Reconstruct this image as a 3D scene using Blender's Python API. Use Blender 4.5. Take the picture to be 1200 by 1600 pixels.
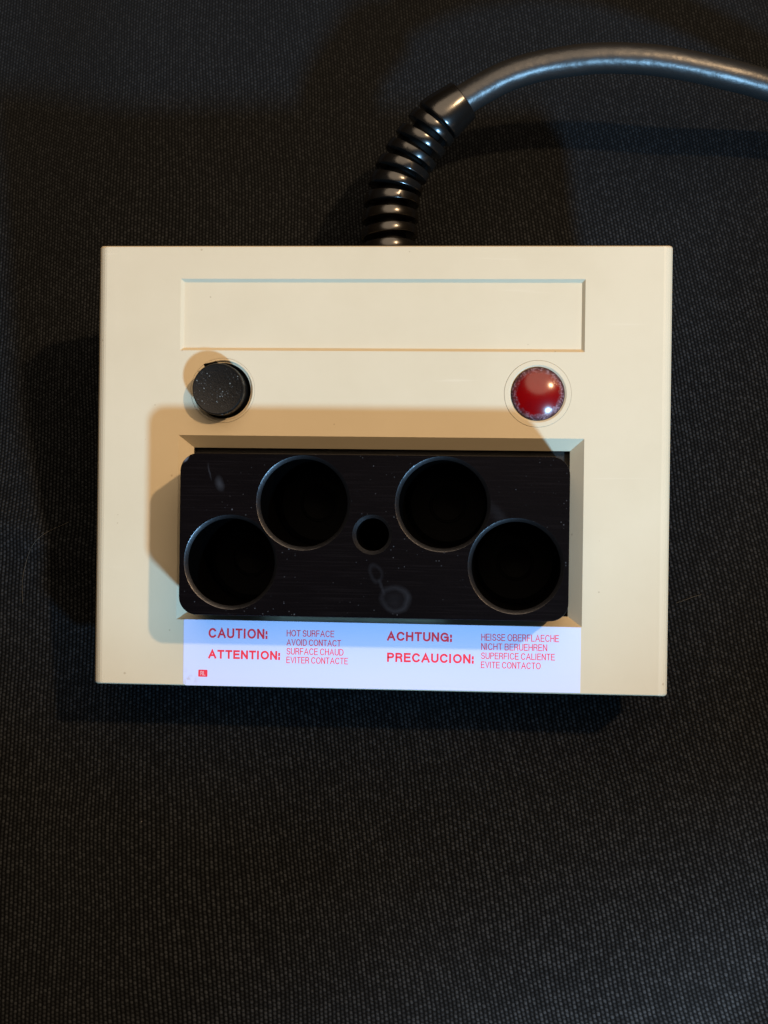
import bpy, bmesh, math, random
from mathutils import Vector, Matrix, geometry, noise
random.seed(7)
sc = bpy.context.scene
for o in list(bpy.data.objects): bpy.data.objects.remove(o)
COL = sc.collection
ALPHA = math.radians(11.64)      # slope of the unit's sloping front panel
H0 = 40.4                        # mm from panel centre straight down (along panel normal) to the cloth
MM = 0.001

# ------------------------------------------------------------------ camera, world, lamps, exposure
cam = bpy.data.cameras.new('camera')
co = bpy.data.objects.new('camera', cam); COL.objects.link(co)
cam.sensor_fit = 'VERTICAL'; cam.sensor_height = 36; cam.sensor_width = 27
cam.lens = 54.03; cam.clip_start = 0.01; cam.clip_end = 50
m = Matrix(((0.996626, -0.013273, 0.081002), (0.02925, 0.979486, -0.199379), (-0.076694, 0.201076, 0.976569))).to_4x4()
m.translation = (0.03389, -0.0992, 0.42783)
co.matrix_world = m
sc.camera = co

w = bpy.data.worlds.new('World'); sc.world = w; w.use_nodes = True
bg = w.node_tree.nodes['Background']
bg.inputs[0].default_value = (1.0, 0.66, 0.40, 1); bg.inputs[1].default_value = 0.008

def lamp(name, typ, loc, target, power, color):
    L = bpy.data.lights.new(name, typ); L.energy = power; L.color = color
    o = bpy.data.objects.new(name, L); COL.objects.link(o)
    o.location = loc
    o.rotation_euler = (Vector(target) - Vector(loc)).to_track_quat('-Z', 'Y').to_euler()
    return o, L
# small warm lamp, back right
WD = Vector((0.665, 0.288, 1.08)); WT = Vector((0.0, 0.0, 0.04))
o, L = lamp('warm_lamp', 'AREA', WT + WD * 1.9, WT, 36.5, (1.0, 0.66, 0.36))
L.shape = 'DISK'; L.size = 0.085
# daylight from a window, front right
CD = Vector((0.64, -0.946, 0.826)); CP = Vector((0, 0, 0.04)) + CD * 0.62
AIM = Vector((-0.13, 0.24, 0.0))
half = (AIM - CP).angle(Vector((0.081, -0.026, 0.0)) - CP)
o, L = lamp('window_light', 'SPOT', CP, AIM, 43.0, (0.32, 0.64, 0.98))
L.shadow_soft_size = 0.036; L.spot_size = 2 * half; L.spot_blend = 0.03
AIM2 = Vector((0.20, -0.38, 0.0))  # added fill lamp, no separate source: brightens the cloth at the front right
half = (AIM2 - CP).angle(Vector((0.015, -0.118, 0.0)) - CP)
o, L = lamp('front_cloth_fill', 'SPOT', CP, AIM2, 125.0, (0.6, 0.8, 1.0))
L.shadow_soft_size = 0.036; L.spot_size = 2 * half; L.spot_blend = 0.4
# light from the room ceiling
o, L = lamp('ceiling_light', 'AREA', (0.10, 0.36, 0.95), (0.0, 0.0, 0.0), 6.8, (1.0, 0.76, 0.53))
L.shape = 'DISK'; L.size = 1.15

sc.view_settings.view_transform = 'Standard'; sc.view_settings.look = 'None'
sc.view_settings.exposure = 0.0; sc.view_settings.gamma = 1.0
try: sc.view_settings.use_curve_mapping = False
except Exception: pass

# ------------------------------------------------------------------ material helpers
class NT:
    def __init__(s, name):
        s.m = bpy.data.materials.new(name); s.m.use_nodes = True
        s.t = s.m.node_tree; s.b = s.t.nodes['Principled BSDF']
    def n(s, typ, **kw):
        nd = s.t.nodes.new(typ)
        for k, v in kw.items():
            if k.startswith('i_'):
                key = k[2:]
                nd.inputs[int(key) if key.isdigit() else key].default_value = v
            else: setattr(nd, k, v)
        return nd
    def l(s, a, b): s.t.links.new(a, b)
    def math(s, op, a, b=None, c=None, clamp=False):
        nd = s.n('ShaderNodeMath', operation=op, use_clamp=clamp)
        for i, v in enumerate((a, b, c)):
            if v is None: continue
            if isinstance(v, (int, float)): nd.inputs[i].default_value = v
            else: s.l(v, nd.inputs[i])
        return nd.outputs[0]
    def mix(s, fac, a, b):
        nd = s.n('ShaderNodeMix', data_type='RGBA')
        for i, v in ((0, fac), (6, a), (7, b)):
            if isinstance(v, (int, float)): nd.inputs[i].default_value = v
            elif isinstance(v, tuple): nd.inputs[i].default_value = v if len(v) == 4 else (*v, 1)
            else: s.l(v, nd.inputs[i])
        return nd.outputs[2]
    def obj(s): return s.n('ShaderNodeTexCoord').outputs['Object']
    def noise(s, co, scale, detail=3, rough=.5):
        nd = s.n('ShaderNodeTexNoise'); nd.inputs['Scale'].default_value = scale
        nd.inputs['Detail'].default_value = detail; nd.inputs['Roughness'].default_value = rough
        s.l(co, nd.inputs['Vector']); return nd.outputs['Fac']
    def ramp(s, fac, a, b):
        nd = s.n('ShaderNodeMapRange', clamp=True); nd.inputs[1].default_value = a; nd.inputs[2].default_value = b
        s.l(fac, nd.inputs[0]); return nd.outputs[0]
    def dust(s, co, scale, size, keep):
        """soft round specks: keep = share of cells that hold one"""
        v = s.n('ShaderNodeTexVoronoi'); v.inputs['Scale'].default_value = scale; s.l(co, v.inputs['Vector'])
        sep = s.n('ShaderNodeSeparateColor'); s.l(v.outputs['Color'], sep.inputs[0])
        near = s.math('LESS_THAN', v.outputs['Distance'], s.math('MULTIPLY', sep.outputs[1], size))
        pick = s.math('LESS_THAN', sep.outputs[0], keep)
        return s.math('MULTIPLY', near, pick)
    def bump(s, h, strength, dist):
        b = s.n('ShaderNodeBump'); b.inputs['Strength'].default_value = strength; b.inputs['Distance'].default_value = dist
        s.l(h, b.inputs['Height']); s.l(b.outputs[0], s.b.inputs['Normal']); return b
    def set(s, **kw):
        for k, v in kw.items():
            k = k.replace('_', ' ')
            s.b.inputs[k].default_value = v
        return s
    def base(s, sock): s.l(sock, s.b.inputs['Base Color'])

def mat_beige():
    s = NT('beige_plastic'); c = s.obj()
    s.set(Roughness=.46); s.b.inputs['Specular IOR Level'].default_value = .35
    big = s.noise(c, 22, 5, .65); fine = s.noise(c, 900, 2)
    col = s.mix(s.ramp(big, .35, .7), (.615, .535, .385), (.575, .495, .348))
    col = s.mix(s.math('MULTIPLY', s.dust(c, 130, .04, .05), .8), col, (.10, .06, .03))
    col = s.mix(s.math('MULTIPLY', s.dust(c, 420, .14, .06), .45), col, (.30, .21, .12))
    # thin handling scratches
    mp = s.n('ShaderNodeMapping'); mp.inputs['Rotation'].default_value = (0, 0, .5); mp.inputs['Scale'].default_value = (18, 420, 1)
    s.l(c, mp.inputs['Vector'])
    sc_ = s.ramp(s.noise(mp.outputs[0], 1.0, 2), .72, .78)
    col = s.mix(s.math('MULTIPLY', sc_, .20), col, (.80, .74, .62))
    s.base(col)
    r = s.math('ADD', .40, s.math('MULTIPLY', big, .12)); s.l(r, s.b.inputs['Roughness'])
    s.bump(fine, .10, .0001)
    return s.m
def mat_black_metal():
    s = NT('black_anodised_metal'); c = s.obj()
    s.set(Metallic=0.0, Roughness=.42); s.b.inputs['Specular IOR Level'].default_value = .04
    n1 = s.noise(c, 45, 4); fine = s.noise(c, 1500, 2)
    col = s.mix(n1, (.0010, .0007, .0010), (.0030, .0020, .0024))
    d1 = s.dust(c, 620, .15, .07); d2 = s.dust(c, 1500, .28, .16)
    patch = s.ramp(s.noise(c, 60, 3), .45, .62)
    dd = s.math('ADD', s.math('MULTIPLY', d1, .12), s.math('MULTIPLY', s.math('MULTIPLY', d2, patch), .10), clamp=True)
    col = s.mix(dd, col, (.42, .45, .50))
    bp = s.n('ShaderNodeMapping'); bp.inputs['Scale'].default_value = (60, 2600, 1); s.l(c, bp.inputs['Vector'])
    col = s.mix(s.math('MULTIPLY', s.ramp(s.noise(bp.outputs[0], 1.0, 2), .5, .8), .25), col, (.014, .011, .012))
    # dried water mark: a hooked outline, and a faint thumb smear at the upper left
    nz = s.n('ShaderNodeTexNoise'); nz.inputs['Scale'].default_value = 160; nz.inputs['Detail'].default_value = 4; s.l(c, nz.inputs['Vector'])
    def ell(cx, cy, rx, ry, ang, lo, hi, amt, filled=False):
        mp = s.n('ShaderNodeMapping', vector_type='TEXTURE'); mp.inputs['Location'].default_value = (cx * MM, cy * MM, 0)
        mp.inputs['Rotation'].default_value = (0, 0, ang); mp.inputs['Scale'].default_value = (rx * MM, ry * MM, 1)
        add = s.n('ShaderNodeVectorMath', operation='MULTIPLY_ADD'); s.l(nz.outputs['Color'], add.inputs[0])
        add.inputs[1].default_value = (.0022, .0022, 0); s.l(c, add.inputs[2])
        sub = s.n('ShaderNodeVectorMath', operation='SUBTRACT'); s.l(add.outputs[0], sub.inputs[0]); sub.inputs[1].default_value = (.0011, .0011, 0)
        s.l(sub.outputs[0], mp.inputs['Vector'])
        sx = s.n('ShaderNodeSeparateXYZ'); s.l(mp.outputs[0], sx.inputs[0])
        r = s.math('SQRT', s.math('ADD', s.math('POWER', s.math('ABSOLUTE', sx.outputs[0]), 2.0), s.math('POWER', s.math('ABSOLUTE', sx.outputs[1]), 2.0)))
        if filled: k = s.ramp(r, hi, lo)
        else: k = s.math('SUBTRACT', 1.0, s.math('MULTIPLY', s.math('ABSOLUTE', s.math('SUBTRACT', r, .85)), 1 / (hi - lo)), clamp=True)
        k = s.math('MULTIPLY', k, s.ramp(n1, .25, .55))
        return s.math('MULTIPLY', k, amt)
    for e in ((6.0, -33.2, 3.7, 3.3, -.3, 0, .30, .028), (.9, -26.9, 1.6, 2.5, .2, 0, .35, .022), (2.6, -30.2, .6, 2.8, .5, .2, 1., .03, True),
              (5.6, -33.5, 3.6, 3.2, -.3, .2, 1.05, .012, True), (-38.6, -4.8, 1.4, 2.4, .2, .1, 1., .04, True),
              (-41.2, -2.0, .3, 2.4, .25, .1, 1., .03, True), (31, -12, 5, 2, 2.2, .2, 1., .010, True),
              (-47.9, 1.6, 1.0, 1.6, -.75, .3, 1., .30, True), (48.0, -36.8, .5, 1.4, -.75, .2, 1., .22, True), (-48.5, -37.2, .5, 1.0, .75, .2, 1., .15, True)):
        col = s.mix(ell(*e), col, (.50, .55, .66))
    s.base(col)
    s.bump(fine, .25, .0001)
    return s.m
def mat_simple(name, col, rough, spec=.5, metal=0, bump=0, scale=600):
    s = NT(name); s.set(Roughness=rough, Metallic=metal); s.b.inputs['Specular IOR Level'].default_value = spec
    c = s.obj(); n = s.noise(c, scale * .15, 3)
    s.base(s.mix(n, tuple(x * .8 for x in col), tuple(x * 1.15 for x in col)))
    if bump: s.bump(s.noise(c, scale, 3), bump, .0002)
    return s.m
def mat_button():
    s = NT('dusty_black_plastic'); c = s.obj()
    s.set(Roughness=.36); s.b.inputs['Specular IOR Level'].default_value = .3
    patch = s.ramp(s.noise(c, 180, 3), .40, .62)
    d = s.math('ADD', s.math('MULTIPLY', s.math('MULTIPLY', s.dust(c, 2400, .42, .50), patch), .13), s.math('MULTIPLY', s.dust(c, 1500, .30, .25), .4), clamp=True)
    col = s.mix(s.noise(c, 500, 4), (.001, .001, .0009), (.007, .0065, .006))
    col = s.mix(d, col, (.38, .45, .46)); s.base(col)
    s.bump(s.noise(c, 2200, 3), .3, .0002); return s.m
def mat_red():
    s = NT('red_lens'); c = s.obj()
    s.set(Roughness=.10); s.b.inputs['Specular IOR Level'].default_value = .55
    # frosted, chipped ring near the rim (object space, lens centred at its own origin)
    sx = s.n('ShaderNodeSeparateXYZ'); s.l(c, sx.inputs[0])
    r = s.math('SQRT', s.math('ADD', s.math('MULTIPLY', sx.outputs[0], sx.outputs[0]), s.math('MULTIPLY', sx.outputs[1], sx.outputs[1])))
    r = s.math('ADD', r, s.math('MULTIPLY', s.math('SUBTRACT', s.noise(c, 900, 4), .5), .0016))
    rim = s.ramp(r, .0052, .0064)
    v = s.n('ShaderNodeTexVoronoi'); v.inputs['Scale'].default_value = 2600; s.l(c, v.inputs['Vector'])
    sep = s.n('ShaderNodeSeparateColor'); s.l(v.outputs['Color'], sep.inputs[0])
    speck = s.mix(s.ramp(sep.outputs[0], .45, .95), (.055, .006, .010), (.26, .16, .20))
    mid = s.mix(s.ramp(s.noise(c, 160, 2), .4, .7), (.20, .0005, .0014), (.15, .0016, .0035))
    col = s.mix(rim, mid, speck)
    col = s.mix(s.math('MULTIPLY', s.dust(c, 900, .15, .05), .5), col, (.7, .4, .4))
    s.base(col)
    s.l(s.math('ADD', .20, s.math('MULTIPLY', rim, .4)), s.b.inputs['Roughness'])
    s.b.inputs['Coat Weight'].default_value = .15; s.b.inputs['Coat Roughness'].default_value = .2
    s.bump(s.math('MULTIPLY', sep.outputs[1], rim), .35, .0002)
    return s.m
def mat_label():
    s = NT('white_label_stock'); c = s.obj()
    s.set(Roughness=.5); s.b.inputs['Specular IOR Level'].default_value = .3
    n = s.noise(c, 60, 3)
    col = s.mix(n, (.585, .65, .95), (.62, .67, .945))
    col = s.mix(s.math('MULTIPLY', s.dust(c, 160, .07, .05), .7), col, (.16, .14, .14))
    # grime in the lower left corner
    mp = s.n('ShaderNodeVectorMath', operation='DISTANCE'); s.l(c, mp.inputs[0]); mp.inputs[1].default_value = (-.0510, -.0579, H0 * MM)
    g = s.math('MULTIPLY', s.ramp(mp.outputs['Value'], .005, .0), s.ramp(s.noise(c, 700, 4), .45, .62))
    col = s.mix(s.math('MULTIPLY', g, .75), col, (.42, .33, .25))
    s.base(col); return s.m
def mat_cloth():
    s = NT('black_woven_cloth'); c = s.obj()
    s.set(Roughness=.85); s.b.inputs['Specular IOR Level'].default_value = .03
    s.b.inputs['Sheen Weight'].default_value = .035; s.b.inputs['Sheen Roughness'].default_value = .5
    # weave lanes drift and lean a little as the cloth is pulled
    dn = s.n('ShaderNodeTexNoise'); dn.inputs['Scale'].default_value = 9; dn.inputs['Detail'].default_value = 2; s.l(c, dn.inputs['Vector'])
    dn2 = s.n('ShaderNodeTexNoise'); dn2.inputs['Scale'].default_value = 420; dn2.inputs['Detail'].default_value = 2; s.l(c, dn2.inputs['Vector'])
    ds = s.n('ShaderNodeSeparateColor'); s.l(dn.outputs['Color'], ds.inputs[0])
    ds2 = s.n('ShaderNodeSeparateColor'); s.l(dn2.outputs['Color'], ds2.inputs[0])
    sx = s.n('ShaderNodeSeparateXYZ'); s.l(c, sx.inputs[0])
    x, y = sx.outputs[0], sx.outputs[1]
    # lean grows to the right and front
    lean = s.math('ADD', .05, s.math('MULTIPLY', s.math('ADD', x, .08), .85))
    u = s.math('ADD', x, s.math('MULTIPLY', y, lean))
    u = s.math('ADD', u, s.math('MULTIPLY', s.math('SUBTRACT', ds.outputs[0], .5), .011))
    u = s.math('ADD', u, s.math('MULTIPLY', s.math('SUBTRACT', ds2.outputs[0], .5), .00035))
    v = s.math('ADD', y, s.math('MULTIPLY', s.math('SUBTRACT', ds.outputs[1], .5), .004))
    v = s.math('ADD', v, s.math('MULTIPLY', s.math('SUBTRACT', ds2.outputs[1], .5), .0005))
    P, Q = .00104, .00112
    uu = s.math('DIVIDE', u, P); cell = s.math('FLOOR', uu); fu = s.math('SUBTRACT', uu, cell)
    odd = s.math('MULTIPLY', s.math('MODULO', s.math('ABSOLUTE', cell), 2.0), .5)
    vv = s.math('ADD', s.math('DIVIDE', v, Q), odd); cv = s.math('FLOOR', vv); fv = s.math('SUBTRACT', vv, cv)
    rib = s.math('SINE', s.math('MULTIPLY', fu, math.pi))          # 0 at the gaps, 1 on the rib
    st = s.math('SINE', s.math('MULTIPLY', fv, math.pi))
    hgt = s.math('MULTIPLY', s.math('POWER', rib, 2.0), s.math('ADD', .16, s.math('MULTIPLY', s.math('POWER', st, 1.3), .84)))
    # each float of yarn has its own tone
    cx = s.n('ShaderNodeCombineXYZ'); s.l(cell, cx.inputs[0]); s.l(cv, cx.inputs[1])
    wn = s.n('ShaderNodeTexWhiteNoise', noise_dimensions='2D'); s.l(cx.outputs[0], wn.inputs['Vector'])
    tone = s.math('ADD', .60, s.math('MULTIPLY', s.math('POWER', wn.outputs['Value'], 2.2), 1.0))
    fuzz = s.ramp(s.noise(c, 2600, 3, .7), .3, .75)
    k = s.math('MULTIPLY', s.math('MULTIPLY', hgt, tone), s.math('ADD', .55, s.math('MULTIPLY', fuzz, .9)), clamp=True)
    soft = s.ramp(y, .03, .14)          # weave contrast fades towards the far part, imitating soft focus
    k = s.math('ADD', s.math('MULTIPLY', k, s.math('SUBTRACT', .88, s.math('MULTIPLY', soft, .38))), s.math('ADD', .035, s.math('MULTIPLY', soft, .13)))
    # worn, slightly felted patches where the weave is less crisp
    k = s.math('ADD', s.math('MULTIPLY', k, .9), s.math('MULTIPLY', s.ramp(s.noise(c, 14, 3), .35, .7), .03))
    col = s.mix(k, (.0002, .0002, .0002), (.034, .0375, .042))  # gaps between threads darkened in the colour, as crevice shade
    lint = s.dust(c, 120, .035, .06)
    col = s.mix(s.math('MULTIPLY', lint, .35), col, (.30, .28, .26))
    s.base(col)
    s.bump(hgt, .6, .0003)
    return s.m

M_BEIGE = mat_beige(); M_BLK = mat_black_metal(); M_BTN = mat_button(); M_RED = mat_red(); M_LAB = mat_label(); M_CLOTH = mat_cloth()
M_WELL = mat_simple('dark_machined_bore', (.0006, .0005, .0005), .5, .05, 0, .15, 1200)
M_RIM = mat_simple('worn_bore_chamfer', (.15, .15, .16), .33, .5, 1.0, .25, 1500)
M_LIN = mat_simple('black_lining', (.020, .016, .012), .6, .3, 0, .6, 900)
M_RUB = mat_simple('glossy_black_rubber', (.005, .0045, .004), .24, .85, 0, .12, 700)
M_CORE = mat_simple('shaded_gap_rubber', (.003, .003, .003), .6, .1)  # darker and duller than the ribs, puts shade into the gaps between them
M_CABLE = mat_simple('black_cable_jacket', (.016, .016, .016), .38, .75, 0, .8, 330)
M_INK = mat_simple('red_ink', (.90, .038, .065), .5, .3)
M_PALE = mat_simple('pale_red_ink', (.85, .45, .50), .5, .3)
M_BEAD = mat_simple('grey_sealant', (.38, .42, .42), .5, .3, 0, .4, 1500)
M_LINT = mat_simple('lint_fibre', (.09, .08, .06), .8, .2)

# ------------------------------------------------------------------ mesh helpers (device local frame: mm, z measured from the panel face)
def L3(x, y, z=0.0): return Vector((x * MM, y * MM, (z + H0) * MM))
def link(name, bm, mat, parent=None, smooth=False, loc=None, doubles=True):
    if doubles: bmesh.ops.remove_doubles(bm, verts=bm.verts, dist=2e-6)
    bmesh.ops.recalc_face_normals(bm, faces=bm.faces)
    me = bpy.data.meshes.new(name); bm.to_mesh(me); bm.free()
    me.materials.append(mat)
    if smooth:
        for p in me.polygons: p.use_smooth = True
        me.set_sharp_from_angle(angle=math.radians(smooth if smooth > 1 else 35))
    o = bpy.data.objects.new(name, me); COL.objects.link(o)
    if parent is not None: o.parent = parent
    if loc is not None: o.location = loc
    return o
def rect(x0, x1, y0, y1, r=0.0, n=6):
    if r <= 0: return [(x1, y1), (x0, y1), (x0, y0), (x1, y0)]
    pts = []
    for cx, cy, a0 in ((x1 - r, y1 - r, 0), (x0 + r, y1 - r, 90), (x0 + r, y0 + r, 180), (x1 - r, y0 + r, 270)):
        for i in range(n + 1):
            a = math.radians(a0 + 90 * i / n); pts.append((cx + r * math.cos(a), cy + r * math.sin(a)))
    return pts
def circ(cx, cy, r, n=96): return [(cx + r * math.cos(2 * math.pi * i / n), cy + r * math.sin(2 * math.pi * i / n)) for i in range(n)]
def loop(bm, pts, z):
    return [bm.verts.new(L3(x, y, z if not callable(z) else z(x, y))) for x, y in pts]
def strip(bm, a, b):
    n = len(a)
    for i in range(n): bm.faces.new((a[i], a[(i + 1) % n], b[(i + 1) % n], b[i]))
def stack(bm, levels):
    prev = None
    for pts, z in levels:
        cur = loop(bm, pts, z)
        if prev: strip(bm, prev, cur)
        prev = cur
    return prev
def cap(bm, outer, holes, z):
    """flat face with holes"""
    pts, edges = [], []
    for lp in [outer] + holes:
        b = len(pts); pts += [Vector(p) for p in lp]
        edges += [(b + i, b + (i + 1) % len(lp)) for i in range(len(lp))]
    V, E_, F, *_ = geometry.delaunay_2d_cdt(pts, edges, [], 1, 1e-6)
    def inside(p, lp):
        c = False
        for i in range(len(lp)):
            (xa, ya), (xb, yb) = lp[i], lp[i - 1]
            if (ya > p[1]) != (yb > p[1]) and p[0] < (xb - xa) * (p[1] - ya) / (yb - ya) + xa: c = not c
        return c
    vs = [bm.verts.new(L3(v.x, v.y, z)) for v in V]
    for f in F:
        cx = sum(V[i].x for i in f) / len(f); cy = sum(V[i].y for i in f) / len(f)
        if any(inside((cx, cy), h) for h in holes): continue
        bm.faces.new([vs[i] for i in f])
    bmesh.ops.delete(bm, geom=[v for v in vs if not v.link_faces], context='VERTS')

# ------------------------------------------------------------------ the cloth
def cloth_z(x, y):
    """mm -> mm, gentle sags and one low wrinkle at the front left"""
    z = 2.6 * noise.noise(Vector((x * .014, y * .011, 3.1))) - .8 + .7 * noise.noise(Vector((x * .035, y * .03, 8)))
    # flat under the box
    fx = max(0, abs(x) - 66) / 40; fy = max(0, abs(y) - 50) / 40
    k = min(1, math.hypot(fx, fy)); k = k * k * (3 - 2 * k)
    z *= k
    def ss(t): t = max(0, min(1, t)); return t * t * (3 - 2 * t)
    z -= 9 * ss((-x - 80) / 45) * ss((y + 25) / 50)            # sags at the back left
    # wrinkle
    d = (x + 99) * .42 + (y + 22) * .91
    a = (x + 99) * .91 - (y + 22) * .42
    z += 3.2 * math.exp(-(d / 5.5) ** 2) * math.exp(-(a / 26) ** 2)
    d = (x - 108) * .75 + (y + 150) * -.66
    a = (x - 108) * .66 + (y + 150) * .75
    z += 4.5 * math.exp(-(d / 7) ** 2) * math.exp(-(a / 60) ** 2)
    R = math.hypot(x, y)
    if R > 300: z += 5 * ss((R - 300) / 200) * noise.noise(Vector((x * .006, y * .006, 1)))
    return z
bm = bmesh.new()
def axis():
    a = [-700 + i * 20 for i in range(25)] + [-200 + i * 2.5 for i in range(160)] + [200 + i * 20 for i in range(26)]
    return a
AX = axis()
grid = [[bm.verts.new((x * MM, y * MM, cloth_z(x, y) * MM)) for x in AX] for y in AX]
for j in range(len(AX) - 1):
    for i in range(len(AX) - 1):
        bm.faces.new((grid[j][i], grid[j][i + 1], grid[j + 1][i + 1], grid[j + 1][i]))
cl = link('black_cloth', bm, M_CLOTH, smooth=60, doubles=False)
cl['kind'] = 'structure'

# ------------------------------------------------------------------ the heating unit
dev = bpy.data.objects.new('heating_block_unit', None); COL.objects.link(dev)
dev.empty_display_size = .02
dev.rotation_euler = (ALPHA, 0, 0)
dev['label'] = 'beige block heater with black four-well block, black button, red lamp and hot surface label'
dev['category'] = 'block heater'

BX = (-53.0, 53.0, -40.5, 8.0)       # block recess, outer
NP = (-52.9, 52.8, 30.3, 49.1)       # nameplate recess, outer
BTN = (-41.4, 19.8); LED = (40.9, 19.5)
bm = bmesh.new()
C1 = rect(-72.7, 72.7, -57.55, 57.45, .5)
cap(bm, C1, [circ(*BTN, 8.53), circ(*LED, 8.675), rect(*BX), rect(*NP)], 0)
stack(bm, [(C1, 0), (rect(-73.3, 73.3, -57.7, 57.6, .6), -.12), (rect(-73.9, 73.9, -57.82, 57.72, .7), -.42), (rect(-74.5, 74.5, -57.93, 57.85, .75), -.9), (rect(-75, 75, -58.0, 57.95, .8), -1.7),
           (rect(-75, 75, -58, 57.95, .8), -12), (rect(-73, 73, -56, 56, 1.2), -12)])
stack(bm, [(rect(*BX), 0), (rect(BX[0] + 3.5, BX[1] - 3.5, BX[2] + 2.4, BX[3] - 3.1), -3.5)])
e = stack(bm, [(rect(*NP), 0), (rect(NP[0] + .85, NP[1] - .85, NP[2] + .8, NP[3] - .8), -1.0)]); bm.faces.new(e)
for c, r in ((BTN, 8.53), (LED, 8.675)):
    e = stack(bm, [(circ(*c, r), 0), (circ(*c, r), -.8), (circ(*c, r - 1.2), -.8)])
shell = link('top_shell', bm, M_BEIGE, dev)

bm = bmesh.new()
fl = lambda x, y: -(H0 + math.tan(ALPHA) * y)
e = stack(bm, [(rect(-73, 73, -56, 56, 1.2), -12), (rect(-70, 70, -53, 53, 2), -12.01), (rect(-69, 69, -52, 52, 3), -15), (rect(-63, 63, -46, 46, 5), lambda x, y: fl(x, y) + .4)])
bm.faces.new(e)
link('bottom_shell', bm, M_BEIGE, dev)

# lining of the recess round the block
bm = bmesh.new()
IN = (BX[0] + 3.5, BX[1] - 3.5, BX[2] + 2.4, BX[3] - 3.1)
KI = (-48.2, 48.3, -37.6, 2.2)
stack(bm, [(rect(*IN), -3.5), (rect(IN[0] + .02, IN[1] - .02, IN[2] + .02, IN[3] - .02), -6), (rect(*KI), -6)])
link('recess_lining', bm, M_LIN, dev)

# the black block with four wells and a thermometer bore
K = (-48.75, 48.85, -38.0, 2.7)
WELLS = [(-17.4, -9.5, 11.9), (17.5, -9.4, 11.9), (-35.6, -24.6, 11.9), (35.8, -24.5, 11.9)]
BORE = (0.0, -17.2, 5.0)
bm = bmesh.new()
top = rect(K[0] + .25, K[1] - .25, K[2] + .25, K[3] - .25, 4.2, 10)
cap(bm, top, [circ(x, y, r) for x, y, r in WELLS] + [circ(*BORE, 64)], 17)
stack(bm, [(top, 17), (rect(K[0] + .07, K[1] - .07, K[2] + .07, K[3] - .07, 4.4, 10), 16.9), (rect(*K, 4.5, 10), 16.7), (rect(*K, 4.5, 10), -8.9)])
blk = link('heating_block', bm, M_BLK, dev)
for x, y, r in WELLS:
    bm = bmesh.new()
    e = stack(bm, [(circ(x, y, r - .9), 16.1), (circ(x, y, r - .9), -14.0), (circ(x, y, r - 2.0), -14.8), (circ(x, y, 5.0), -14.8), (circ(x, y, 4.8), -15.1), (circ(x, y, 4.4), -15.1), (circ(x, y, 4.2), -14.8), (circ(x, y, .5), -15.4)])
    bm.faces.new(e)
    wl = link('well', bm, M_WELL, dev, smooth=35)
    bm = bmesh.new(); stack(bm, [(circ(x, y, r), 17), (circ(x, y, r - .12), 16.93), (circ(x, y, r - .8), 16.22), (circ(x, y, r - .9), 16.1)])
    link('rim', bm, M_RIM, wl, smooth=50)
x, y, r = BORE
bm = bmesh.new(); e = stack(bm, [(circ(x, y, r - .9, 64), 16.1), (circ(x, y, r - .9, 64), -12), (circ(x, y, .4, 64), -14)]); bm.faces.new(e)
b_ = link('thermometer_bore', bm, M_WELL, dev, smooth=35)
bm = bmesh.new(); stack(bm, [(circ(x, y, r, 64), 17), (circ(x, y, r - .9, 64), 16.1)]); link('rim', bm, M_RIM, b_, smooth=50)

# bright rough bead left along the front foot of the block
bm = bmesh.new(); N = 90; rings = []
for i in range(N + 1):
    t = i / N; xx = -31.5 + 50.5 * t
    rr = .55 * min(1, 8 * t, 8 * (1 - t)) + .16 * noise.noise(Vector((xx * .7, 0, 2))) + .05
    yy = -38.55 + .18 * noise.noise(Vector((xx * .4, 5, 2)))
    rings.append([bm.verts.new(L3(xx, yy + rr * .9 * math.cos(a), -1.2 + rr * 1.3 * math.sin(a))) for a in [2 * math.pi * q / 8 for q in range(8)]])
for i in range(N): strip(bm, rings[i], rings[i + 1])
bm.faces.new(rings[0]); bm.faces.new(rings[-1])
link('sealant_bead', bm, M_BEAD, dev, smooth=60)

# button
bm = bmesh.new(); x, y = BTN
stack(bm, [(circ(x, y, 8.47), -.5), (circ(x, y, 8.47), -.03), (circ(x, y, 8.40), .02), (circ(x, y, 7.98), .02), (circ(x, y, 7.80), -.15), (circ(x, y, 7.80), -.5)])
link('button_bezel', bm, M_BEIGE, dev, smooth=30)
bm = bmesh.new(); e = stack(bm, [(circ(x, y, 7.79), -.5), (circ(x, y, 7.79), -6)]); bm.faces.new(e); link('button_socket', bm, M_LIN, dev, smooth=30)
bm = bmesh.new()
def tilt(z0):
    return lambda px, py: z0 - .035 * (px - x) + .02 * (py - y)
e = stack(bm, [(circ(x - .35, y, 6.75), -5), (circ(x - .35, y, 6.7), 1.0), (circ(x - .35, y, 6.75), tilt(4.4)), (circ(x - .4, y, 6.6), tilt(4.75)), (circ(x - .4, y, 6.35), tilt(4.95)), (circ(x - .4, y, 6.1), tilt(4.9))]); bm.faces.new(e)
bt = link('push_button', bm, M_BTN, dev, smooth=30)
# moulding nick at the button's upper left
bm = bmesh.new()
e = stack(bm, [([(x - 3.9, y + 5.3), (x - 1.6, y + 6.3), (x - 1.2, y + 7.4), (x - 4.6, y + 6.6)], 3.2), ([(x - 3.9, y + 5.0), (x - 1.4, y + 6.0), (x - 1.2, y + 7.0), (x - 4.0, y + 6.0)], .2)])
bm.faces.new(e)
link('button_nick', bm, M_BTN, dev)

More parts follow.
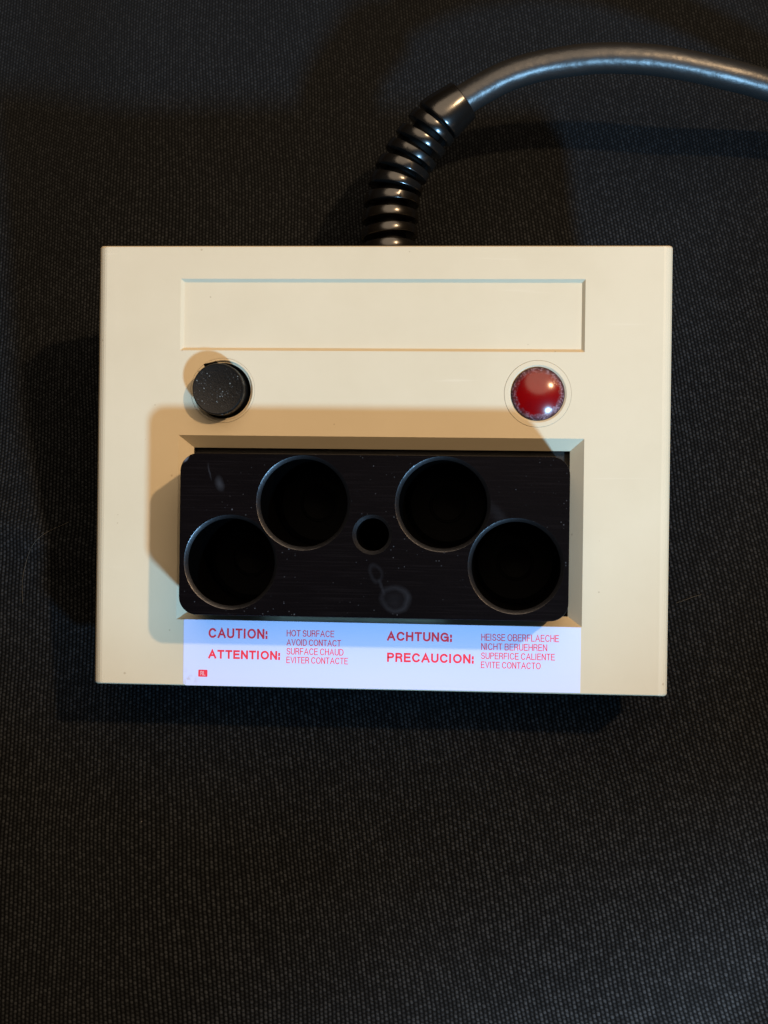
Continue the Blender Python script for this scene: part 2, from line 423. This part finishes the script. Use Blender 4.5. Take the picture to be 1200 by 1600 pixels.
# red lamp
bm = bmesh.new(); x, y = LED
stack(bm, [(circ(x, y, 8.62), -.5), (circ(x, y, 8.62), -.04), (circ(x, y, 8.54), .02), (circ(x, y, 7.45), .02), (circ(x, y, 6.95), -.35), (circ(x, y, 6.95), -3)])
link('lamp_bezel', bm, M_BEIGE, dev, smooth=30)
bm = bmesh.new(); R = 13.0; rr = 6.75; zc = .15 - math.sqrt(R * R - rr * rr)
def LL(px, py, pz): return Vector((px * MM, py * MM, pz * MM))
prev = None; nn = 72
lv = [(6.8, -3.0), (6.8, -.1)] + [(rr * k / 14, zc + math.sqrt(R * R - (rr * k / 14) ** 2)) for k in range(14, 0, -1)]
for r_, z_ in lv:
    cur = [bm.verts.new(LL(px, py, z_)) for px, py in circ(0, 0, r_, nn)]
    if prev: strip(bm, prev, cur)
    prev = cur
cv_ = bm.verts.new(LL(0, 0, zc + R))
for i in range(nn): bm.faces.new((prev[i], prev[(i + 1) % nn], cv_))
link('red_lens', bm, M_RED, dev, smooth=50, loc=L3(x, y, 0))

# label with its lettering
bm = bmesh.new()
LB = [(-50.95, -40.62), (-50.6, -40.45), (52.75, -40.62), (52.8, -57.45), (-50.2, -57.75), (-50.9, -57.3)]
lz = .10
cap(bm, LB, [], lz); stack(bm, [(LB, lz), (LB, .005)])
lab = link('warning_label', bm, M_LAB, dev)
def arc(cx, cy, rx, ry, a0, a1, n=14):
    return [(cx + rx * math.cos(math.radians(a0 + (a1 - a0) * i / n)), cy + ry * math.sin(math.radians(a0 + (a1 - a0) * i / n))) for i in range(n + 1)]
GLY = {
 'A': (.76, [[(0, 0), (.38, 1), (.76, 0)], [(.15, .34), (.61, .34)]]),
 'B': (.64, [[(0, 0), (0, 1), (.36, 1)] + arc(.36, .765, .22, .235, 90, -90)[1:] + [(.05, .53)], [(.33, .53)] + arc(.36, .265, .28, .265, 90, -90) + [(.05, 0)]]),
 'C': (.72, [arc(.38, .5, .38, .5, 40, 320, 26)]),
 'D': (.68, [[(0, 0), (0, 1), (.28, 1)] + arc(.28, .5, .40, .5, 90, -90, 18)[1:] + [(.05, 0)]]),
 'E': (.58, [[(.56, 1), (0, 1), (0, 0), (.58, 0)], [(.04, .53), (.52, .53)]]),
 'F': (.54, [[(.54, 1), (0, 1), (0, 0)], [(.04, .5), (.47, .5)]]),
 'G': (.76, [arc(.38, .5, .38, .5, 40, 325, 26), [(.76, 0), (.76, .48), (.42, .48)]]),
 'H': (.64, [[(0, 0), (0, 1)], [(.64, 0), (.64, 1)], [(.04, .53), (.60, .53)]]),
 'I': (.0, [[(0, 0), (0, 1)]]),
 'L': (.52, [[(0, 1), (0, 0), (.52, 0)]]),
 'N': (.64, [[(0, 0), (0, 1)], [(.03, .99), (.61, .01)], [(.64, 0), (.64, 1)]]),
 'O': (.80, [arc(.40, .5, .40, .5, 90, 450, 34)]),
 'P': (.60, [[(0, 0), (0, 1), (.34, 1)] + arc(.34, .745, .26, .255, 90, -90)[1:] + [(.04, .49)]]),
 'R': (.62, [[(0, 0), (0, 1), (.34, 1)] + arc(.34, .755, .25, .245, 90, -90)[1:] + [(.04, .51)], [(.34, .50), (.48, .42), (.56, .28), (.60, 0)]]),
 'S': (.60, [arc(.30, .745, .27, .255, 18, 262, 16) + arc(.30, .255, .30, .255, 82, -165, 18)]),
 'T': (.62, [[(0, 1), (.62, 1)], [(.31, 0), (.31, .97)]]),
 'U': (.64, [[(0, 1), (0, .3)] + arc(.32, .32, .32, .32, 180, 360)[1:] + [(.64, 1)]]),
 'V': (.68, [[(0, 1), (.34, 0), (.68, 1)]]),
 ':': (.0, [[(0, -.02), (0, .16)], [(0, .56), (0, .74)]]),
}
def ribbon(bm, pts2, w_, z):
    P_ = [Vector(p) for p in pts2]; n = len(P_); L_, R_ = [], []
    shut = (P_[0] - P_[-1]).length < 1e-5
    for i in range(n):
        a = (P_[i] - P_[i - 1]).normalized() if i else ((P_[-1] - P_[-2]).normalized() if shut else (P_[1] - P_[0]).normalized())
        b = (P_[i + 1] - P_[i]).normalized() if i < n - 1 else ((P_[1] - P_[0]).normalized() if shut else a)
        t = (a + b).normalized(); nn_ = Vector((-t.y, t.x)); k = 1 / max(.45, nn_.dot(Vector((-a.y, a.x))))
        q = P_[i]
        if not shut and i == 0: q = q - a * w_ * .5
        if not shut and i == n - 1: q = q + b * w_ * .5
        L_.append(bm.verts.new(L3(q.x + nn_.x * k * w_ / 2, q.y + nn_.y * k * w_ / 2, z)))
        R_.append(bm.verts.new(L3(q.x - nn_.x * k * w_ / 2, q.y - nn_.y * k * w_ / 2, z)))
    for i in range(n - 1): bm.faces.new((L_[i], R_[i], R_[i + 1], L_[i + 1]))
def text(body, x0, x1, y1, y0, bold, mat=None, zz=0.0, name='lettering', sw=None):
    sw = sw or (.50 if bold else .205)
    hh = y1 - y0 - sw; gap = .36 if bold else .27
    adv = []; x = 0.0
    for ch in body:
        if ch == ' ': x += .30; continue
        adv.append((ch, x)); x += GLY[ch][0] + gap + (.08 if ch in 'I:' else 0)
    tot = x - gap
    sx_ = (x1 - x0 - sw) / tot
    bm = bmesh.new()
    for ch, xx in adv:
        for k, st_ in enumerate(GLY[ch][1]):
            ribbon(bm, [(x0 + sw / 2 + (xx + px) * sx_, y0 + sw / 2 + py * hh) for px, py in st_], sw, lz + .012 + .004 * k + zz)
    for f in bm.faces: f.normal_update()
    return link(name, bm, mat or M_INK, lab, doubles=False)
for a in (('CAUTION:', -44.3, -28.5, -42.6, -45.2, 1), ('ATTENTION:', -44.3, -25.1, -48.3, -50.6, 1),
          ('HOT SURFACE', -23.6, -11.1, -42.7, -44.4, 0), ('AVOID CONTACT', -23.6, -9.3, -45.1, -46.8, 0),
          ('SURFACE CHAUD', -23.6, -8.6, -47.4, -49.15, 0), ('EVITER CONTACTE', -23.6, -7.4, -49.7, -51.4, 0),
          ('ACHTUNG:', 2.7, 19.8, -42.6, -45.0, 1), ('PRECAUCION:', 2.8, 25.5, -48.1, -50.5, 1),
          ('HEISSE OBERFLAECHE', 27.2, 47.2, -42.7, -44.5, 0), ('NICHT BERUEHREN', 27.2, 44.2, -45.15, -46.9, 0),
          ('SUPERFICE CALIENTE', 27.2, 46.2, -47.55, -49.25, 0), ('EVITE CONTACTO', 27.2, 42.6, -49.9, -51.6, 0)):
    text(*a)
bm = bmesh.new()
fo = rect(-46.9, -44.45, -55.45, -53.6, .2, 3); fi = rect(-46.62, -44.72, -55.2, -53.85)
cap(bm, fo, [], lz + .012)
mk = link('approval_mark', bm, M_INK, lab)
text('RL', -46.35, -45.0, -53.95, -55.1, 0, M_PALE, .02, 'lettering', .17)

# ------------------------------------------------------------------ cord and strain relief (paths in room coordinates, mm)
PATH = [(-0.1, 44, 26.5), (-0.1, 56.8, 27.0), (-0.1, 64.1, 27.5), (0.4, 71.0, 28.0), (1.9, 76.9, 28.5), (5.0, 83.1, 29.0), (8.5, 88.2, 30.0), (12.5, 92.9, 31.0), (16.2, 96.2, 31.5), (19.4, 98.5, 32.0), (25.2, 102.0, 32.5), (31.7, 105.3, 33.0), (39.3, 107.9, 33.0), (47.1, 109.4, 33.0), (56.0, 110.4, 33.0), (64.5, 110.6, 32.5), (73.7, 110.3, 31.5), (83.1, 109.2, 30.0), (93.4, 107.6, 28.0), (103.3, 106.2, 25.0), (123.3, 102.7, 17.0), (152.3, 94.0, 7.5), (190, 78, 4.4), (250, 62, 4.4), (330, 70, 4.6), (430, 110, 5), (540, 130, 5), (650, 120, 6)]
def cr(p0, p1, p2, p3, t):
    return .5 * ((2 * p1) + (-p0 + p2) * t + (2 * p0 - 5 * p1 + 4 * p2 - p3) * t * t + (-p0 + 3 * p1 - 3 * p2 + p3) * t ** 3)
V_ = [Vector(p) for p in PATH]; pts = []
for i in range(len(V_) - 1):
    a, b, c, d = V_[max(0, i - 1)], V_[i], V_[i + 1], V_[min(len(V_) - 1, i + 2)]
    n = max(3, int((c - b).length / .8))
    pts += [cr(a, b, c, d, k / n) for k in range(n)]
pts.append(V_[-1])
for _ in range(6): pts = [pts[0]] + [(pts[i - 1] + 2 * pts[i] + pts[i + 1]) / 4 for i in range(1, len(pts) - 1)] + [pts[-1]]
S = [0.0]
for i in range(1, len(pts)): S.append(S[-1] + (pts[i] - pts[i - 1]).length)
inv = Matrix.Rotation(ALPHA, 3, 'X').inverted()
def at(s):
    s = max(0, min(S[-1] - 1e-4, s))
    lo, hi = 0, len(S) - 1
    while hi - lo > 1:
        md = (lo + hi) // 2
        if S[md] <= s: lo = md
        else: hi = md
    t = (s - S[lo]) / (S[hi] - S[lo]); return pts[lo].lerp(pts[hi], t)
def frame(s):
    T = (at(s + .4) - at(s - .4)).normalized() if s > .4 else (at(.8) - at(0)).normalized()
    up = Vector((0, 0, 1)); A = T.cross(up).normalized(); Bv = A.cross(T)
    return at(s), T, A, Bv
def ring(bm, s, r, n=40, slant=0.0, squash=None):
    P, T, A, Bv = frame(s); out = []
    for i in range(n):
        a = 2 * math.pi * i / n
        q = P + T * (slant * math.cos(a)) + A * (r * math.cos(a)) + Bv * (r * math.sin(a))
        out.append(bm.verts.new(inv @ (q * MM)))
    return out
def tube(levels, n=40, slant=0.0, closed=False, capends=True):
    bm = bmesh.new(); first = prev = None
    for s, r in levels:
        cur = ring(bm, s, r, n, slant)
        if prev: strip(bm, prev, cur)
        else: first = cur
        prev = cur
    if closed: strip(bm, prev, first)
    elif capends: bm.faces.new(first); bm.faces.new(prev)
    return bm
def s_of_y(y):
    for i, p in enumerate(pts):
        if p.y >= y: return S[i]
s_box = s_of_y(51.0)                       # where the cord leaves the back wall
s_end = s_of_y(98.4)
lv = [(s_end - 20, 4.0)]
s = s_end - 18; 
while s < S[-1]:
    lv.append((s, 4.25 + .10 * noise.noise(Vector((s * .12, 0, 0))) + .03 * noise.noise(Vector((s * .7, 3, 0))))); s += .9 if s < 220 else 4
cord = link('power_cord', tube(lv, 32), M_CABLE, dev, smooth=60)
base = s_box - 4
lv = []
s = base
while s < s_end - 8: lv.append((s, 4.6 - .3 * (s - base) / (s_end - base))); s += 1.0
sr = link('strain_relief', tube(lv, 40), M_CORE, dev, smooth=60)
# collar at the cord end
c0, c1 = s_end - 9.6, s_end - .2
cb = tube([(c0, 5.5), (c0 + .02, 6.6), (c0 + .35, 6.95), (c0 + .9, 7.05), (c0 + 2.8, 6.85), (c1 - .5, 5.95), (c1 - .1, 5.75), (c1, 5.4), (c1 + .02, 4.3)], 48, .35)
link('collar', cb, M_RUB, sr, smooth=28)
k = 0
ctr = c0 - 2.3
while ctr > base + .5:
    f = (ctr - base) / (s_end - base); r = 8.15 - 1.25 * f; h = 1.38
    rb = tube([(ctr - h - .02, 4.4), (ctr - h, r - .55), (ctr - h + .12, r - .1), (ctr - h + .32, r), (ctr + h - .32, r), (ctr + h - .12, r - .10), (ctr + h, r - .5), (ctr + h + .02, 4.4)], 48, (.75 if k % 2 else .45), closed=True)
    link('rib', rb, M_RUB, sr, smooth=28)
    # a short web joins this rib to the next one, alternately on either side
    bm = bmesh.new()
    for side in ((0,), (math.pi,))[k % 2]:
        lo_ = []
        for s_ in (ctr - 3.6, ctr - .9):
            P, T, A, Bv = frame(s_); lo_.append([bm.verts.new(inv @ ((P + A * (q * math.cos(side + da)) + Bv * (q * math.sin(side + da))) * MM)) for q, da in ((4.6, -.3), (r - 1.3, -.3), (r - 1.3, .3), (4.6, .3))])
        strip(bm, lo_[0], lo_[1]); bm.faces.new(lo_[0]); bm.faces.new(lo_[1])
    link('web', bm, M_CORE, sr)
    ctr -= 4.75; k += 1

# ------------------------------------------------------------------ lint on the cloth
def fibre(P3, label, rad=.09):
    vs = [Vector(p) for p in P3]; bm = bmesh.new(); prev = None; q = []
    for i in range(len(vs) - 1):
        a, b, c, d = vs[max(0, i - 1)], vs[i], vs[i + 1], vs[min(len(vs) - 1, i + 2)]
        q += [cr(a, b, c, d, k_ / 8) for k_ in range(8)]
    q.append(vs[-1]); first = None
    for i, p in enumerate(q):
        z = cloth_z(p.x, p.y) + p.z
        T = (q[min(i + 1, len(q) - 1)] - q[max(i - 1, 0)]).normalized(); A = Vector((-T.y, T.x, 0)).normalized()
        cur = [bm.verts.new(((p.x + A.x * rad * math.cos(t)) * MM, (p.y + A.y * rad * math.cos(t)) * MM, (z + rad * math.sin(t)) * MM)) for t in [j * math.pi / 3 for j in range(6)]]
        if prev: strip(bm, prev, cur)
        else: first = cur
        prev = cur
    bm.faces.new(first); bm.faces.new(prev)
    o = link('lint_fibre', bm, M_LINT, smooth=60, doubles=False)
    o['label'] = label; o['category'] = 'lint'; o['group'] = 'lint fibres on the black cloth'
fibre([(80.5, -36.5, .2), (83, -35.6, .3), (85.5, -34.6, .3), (87.5, -34.0, .2)], 'short pale lint fibre on the cloth right of the box', .05)
fibre([(-93, -16, .3), (-99, -20, .6), (-103.5, -25, .5), (-105.5, -32, .35), (-105, -40, .3)], 'long faint hair curving on the cloth left of the box', .04)
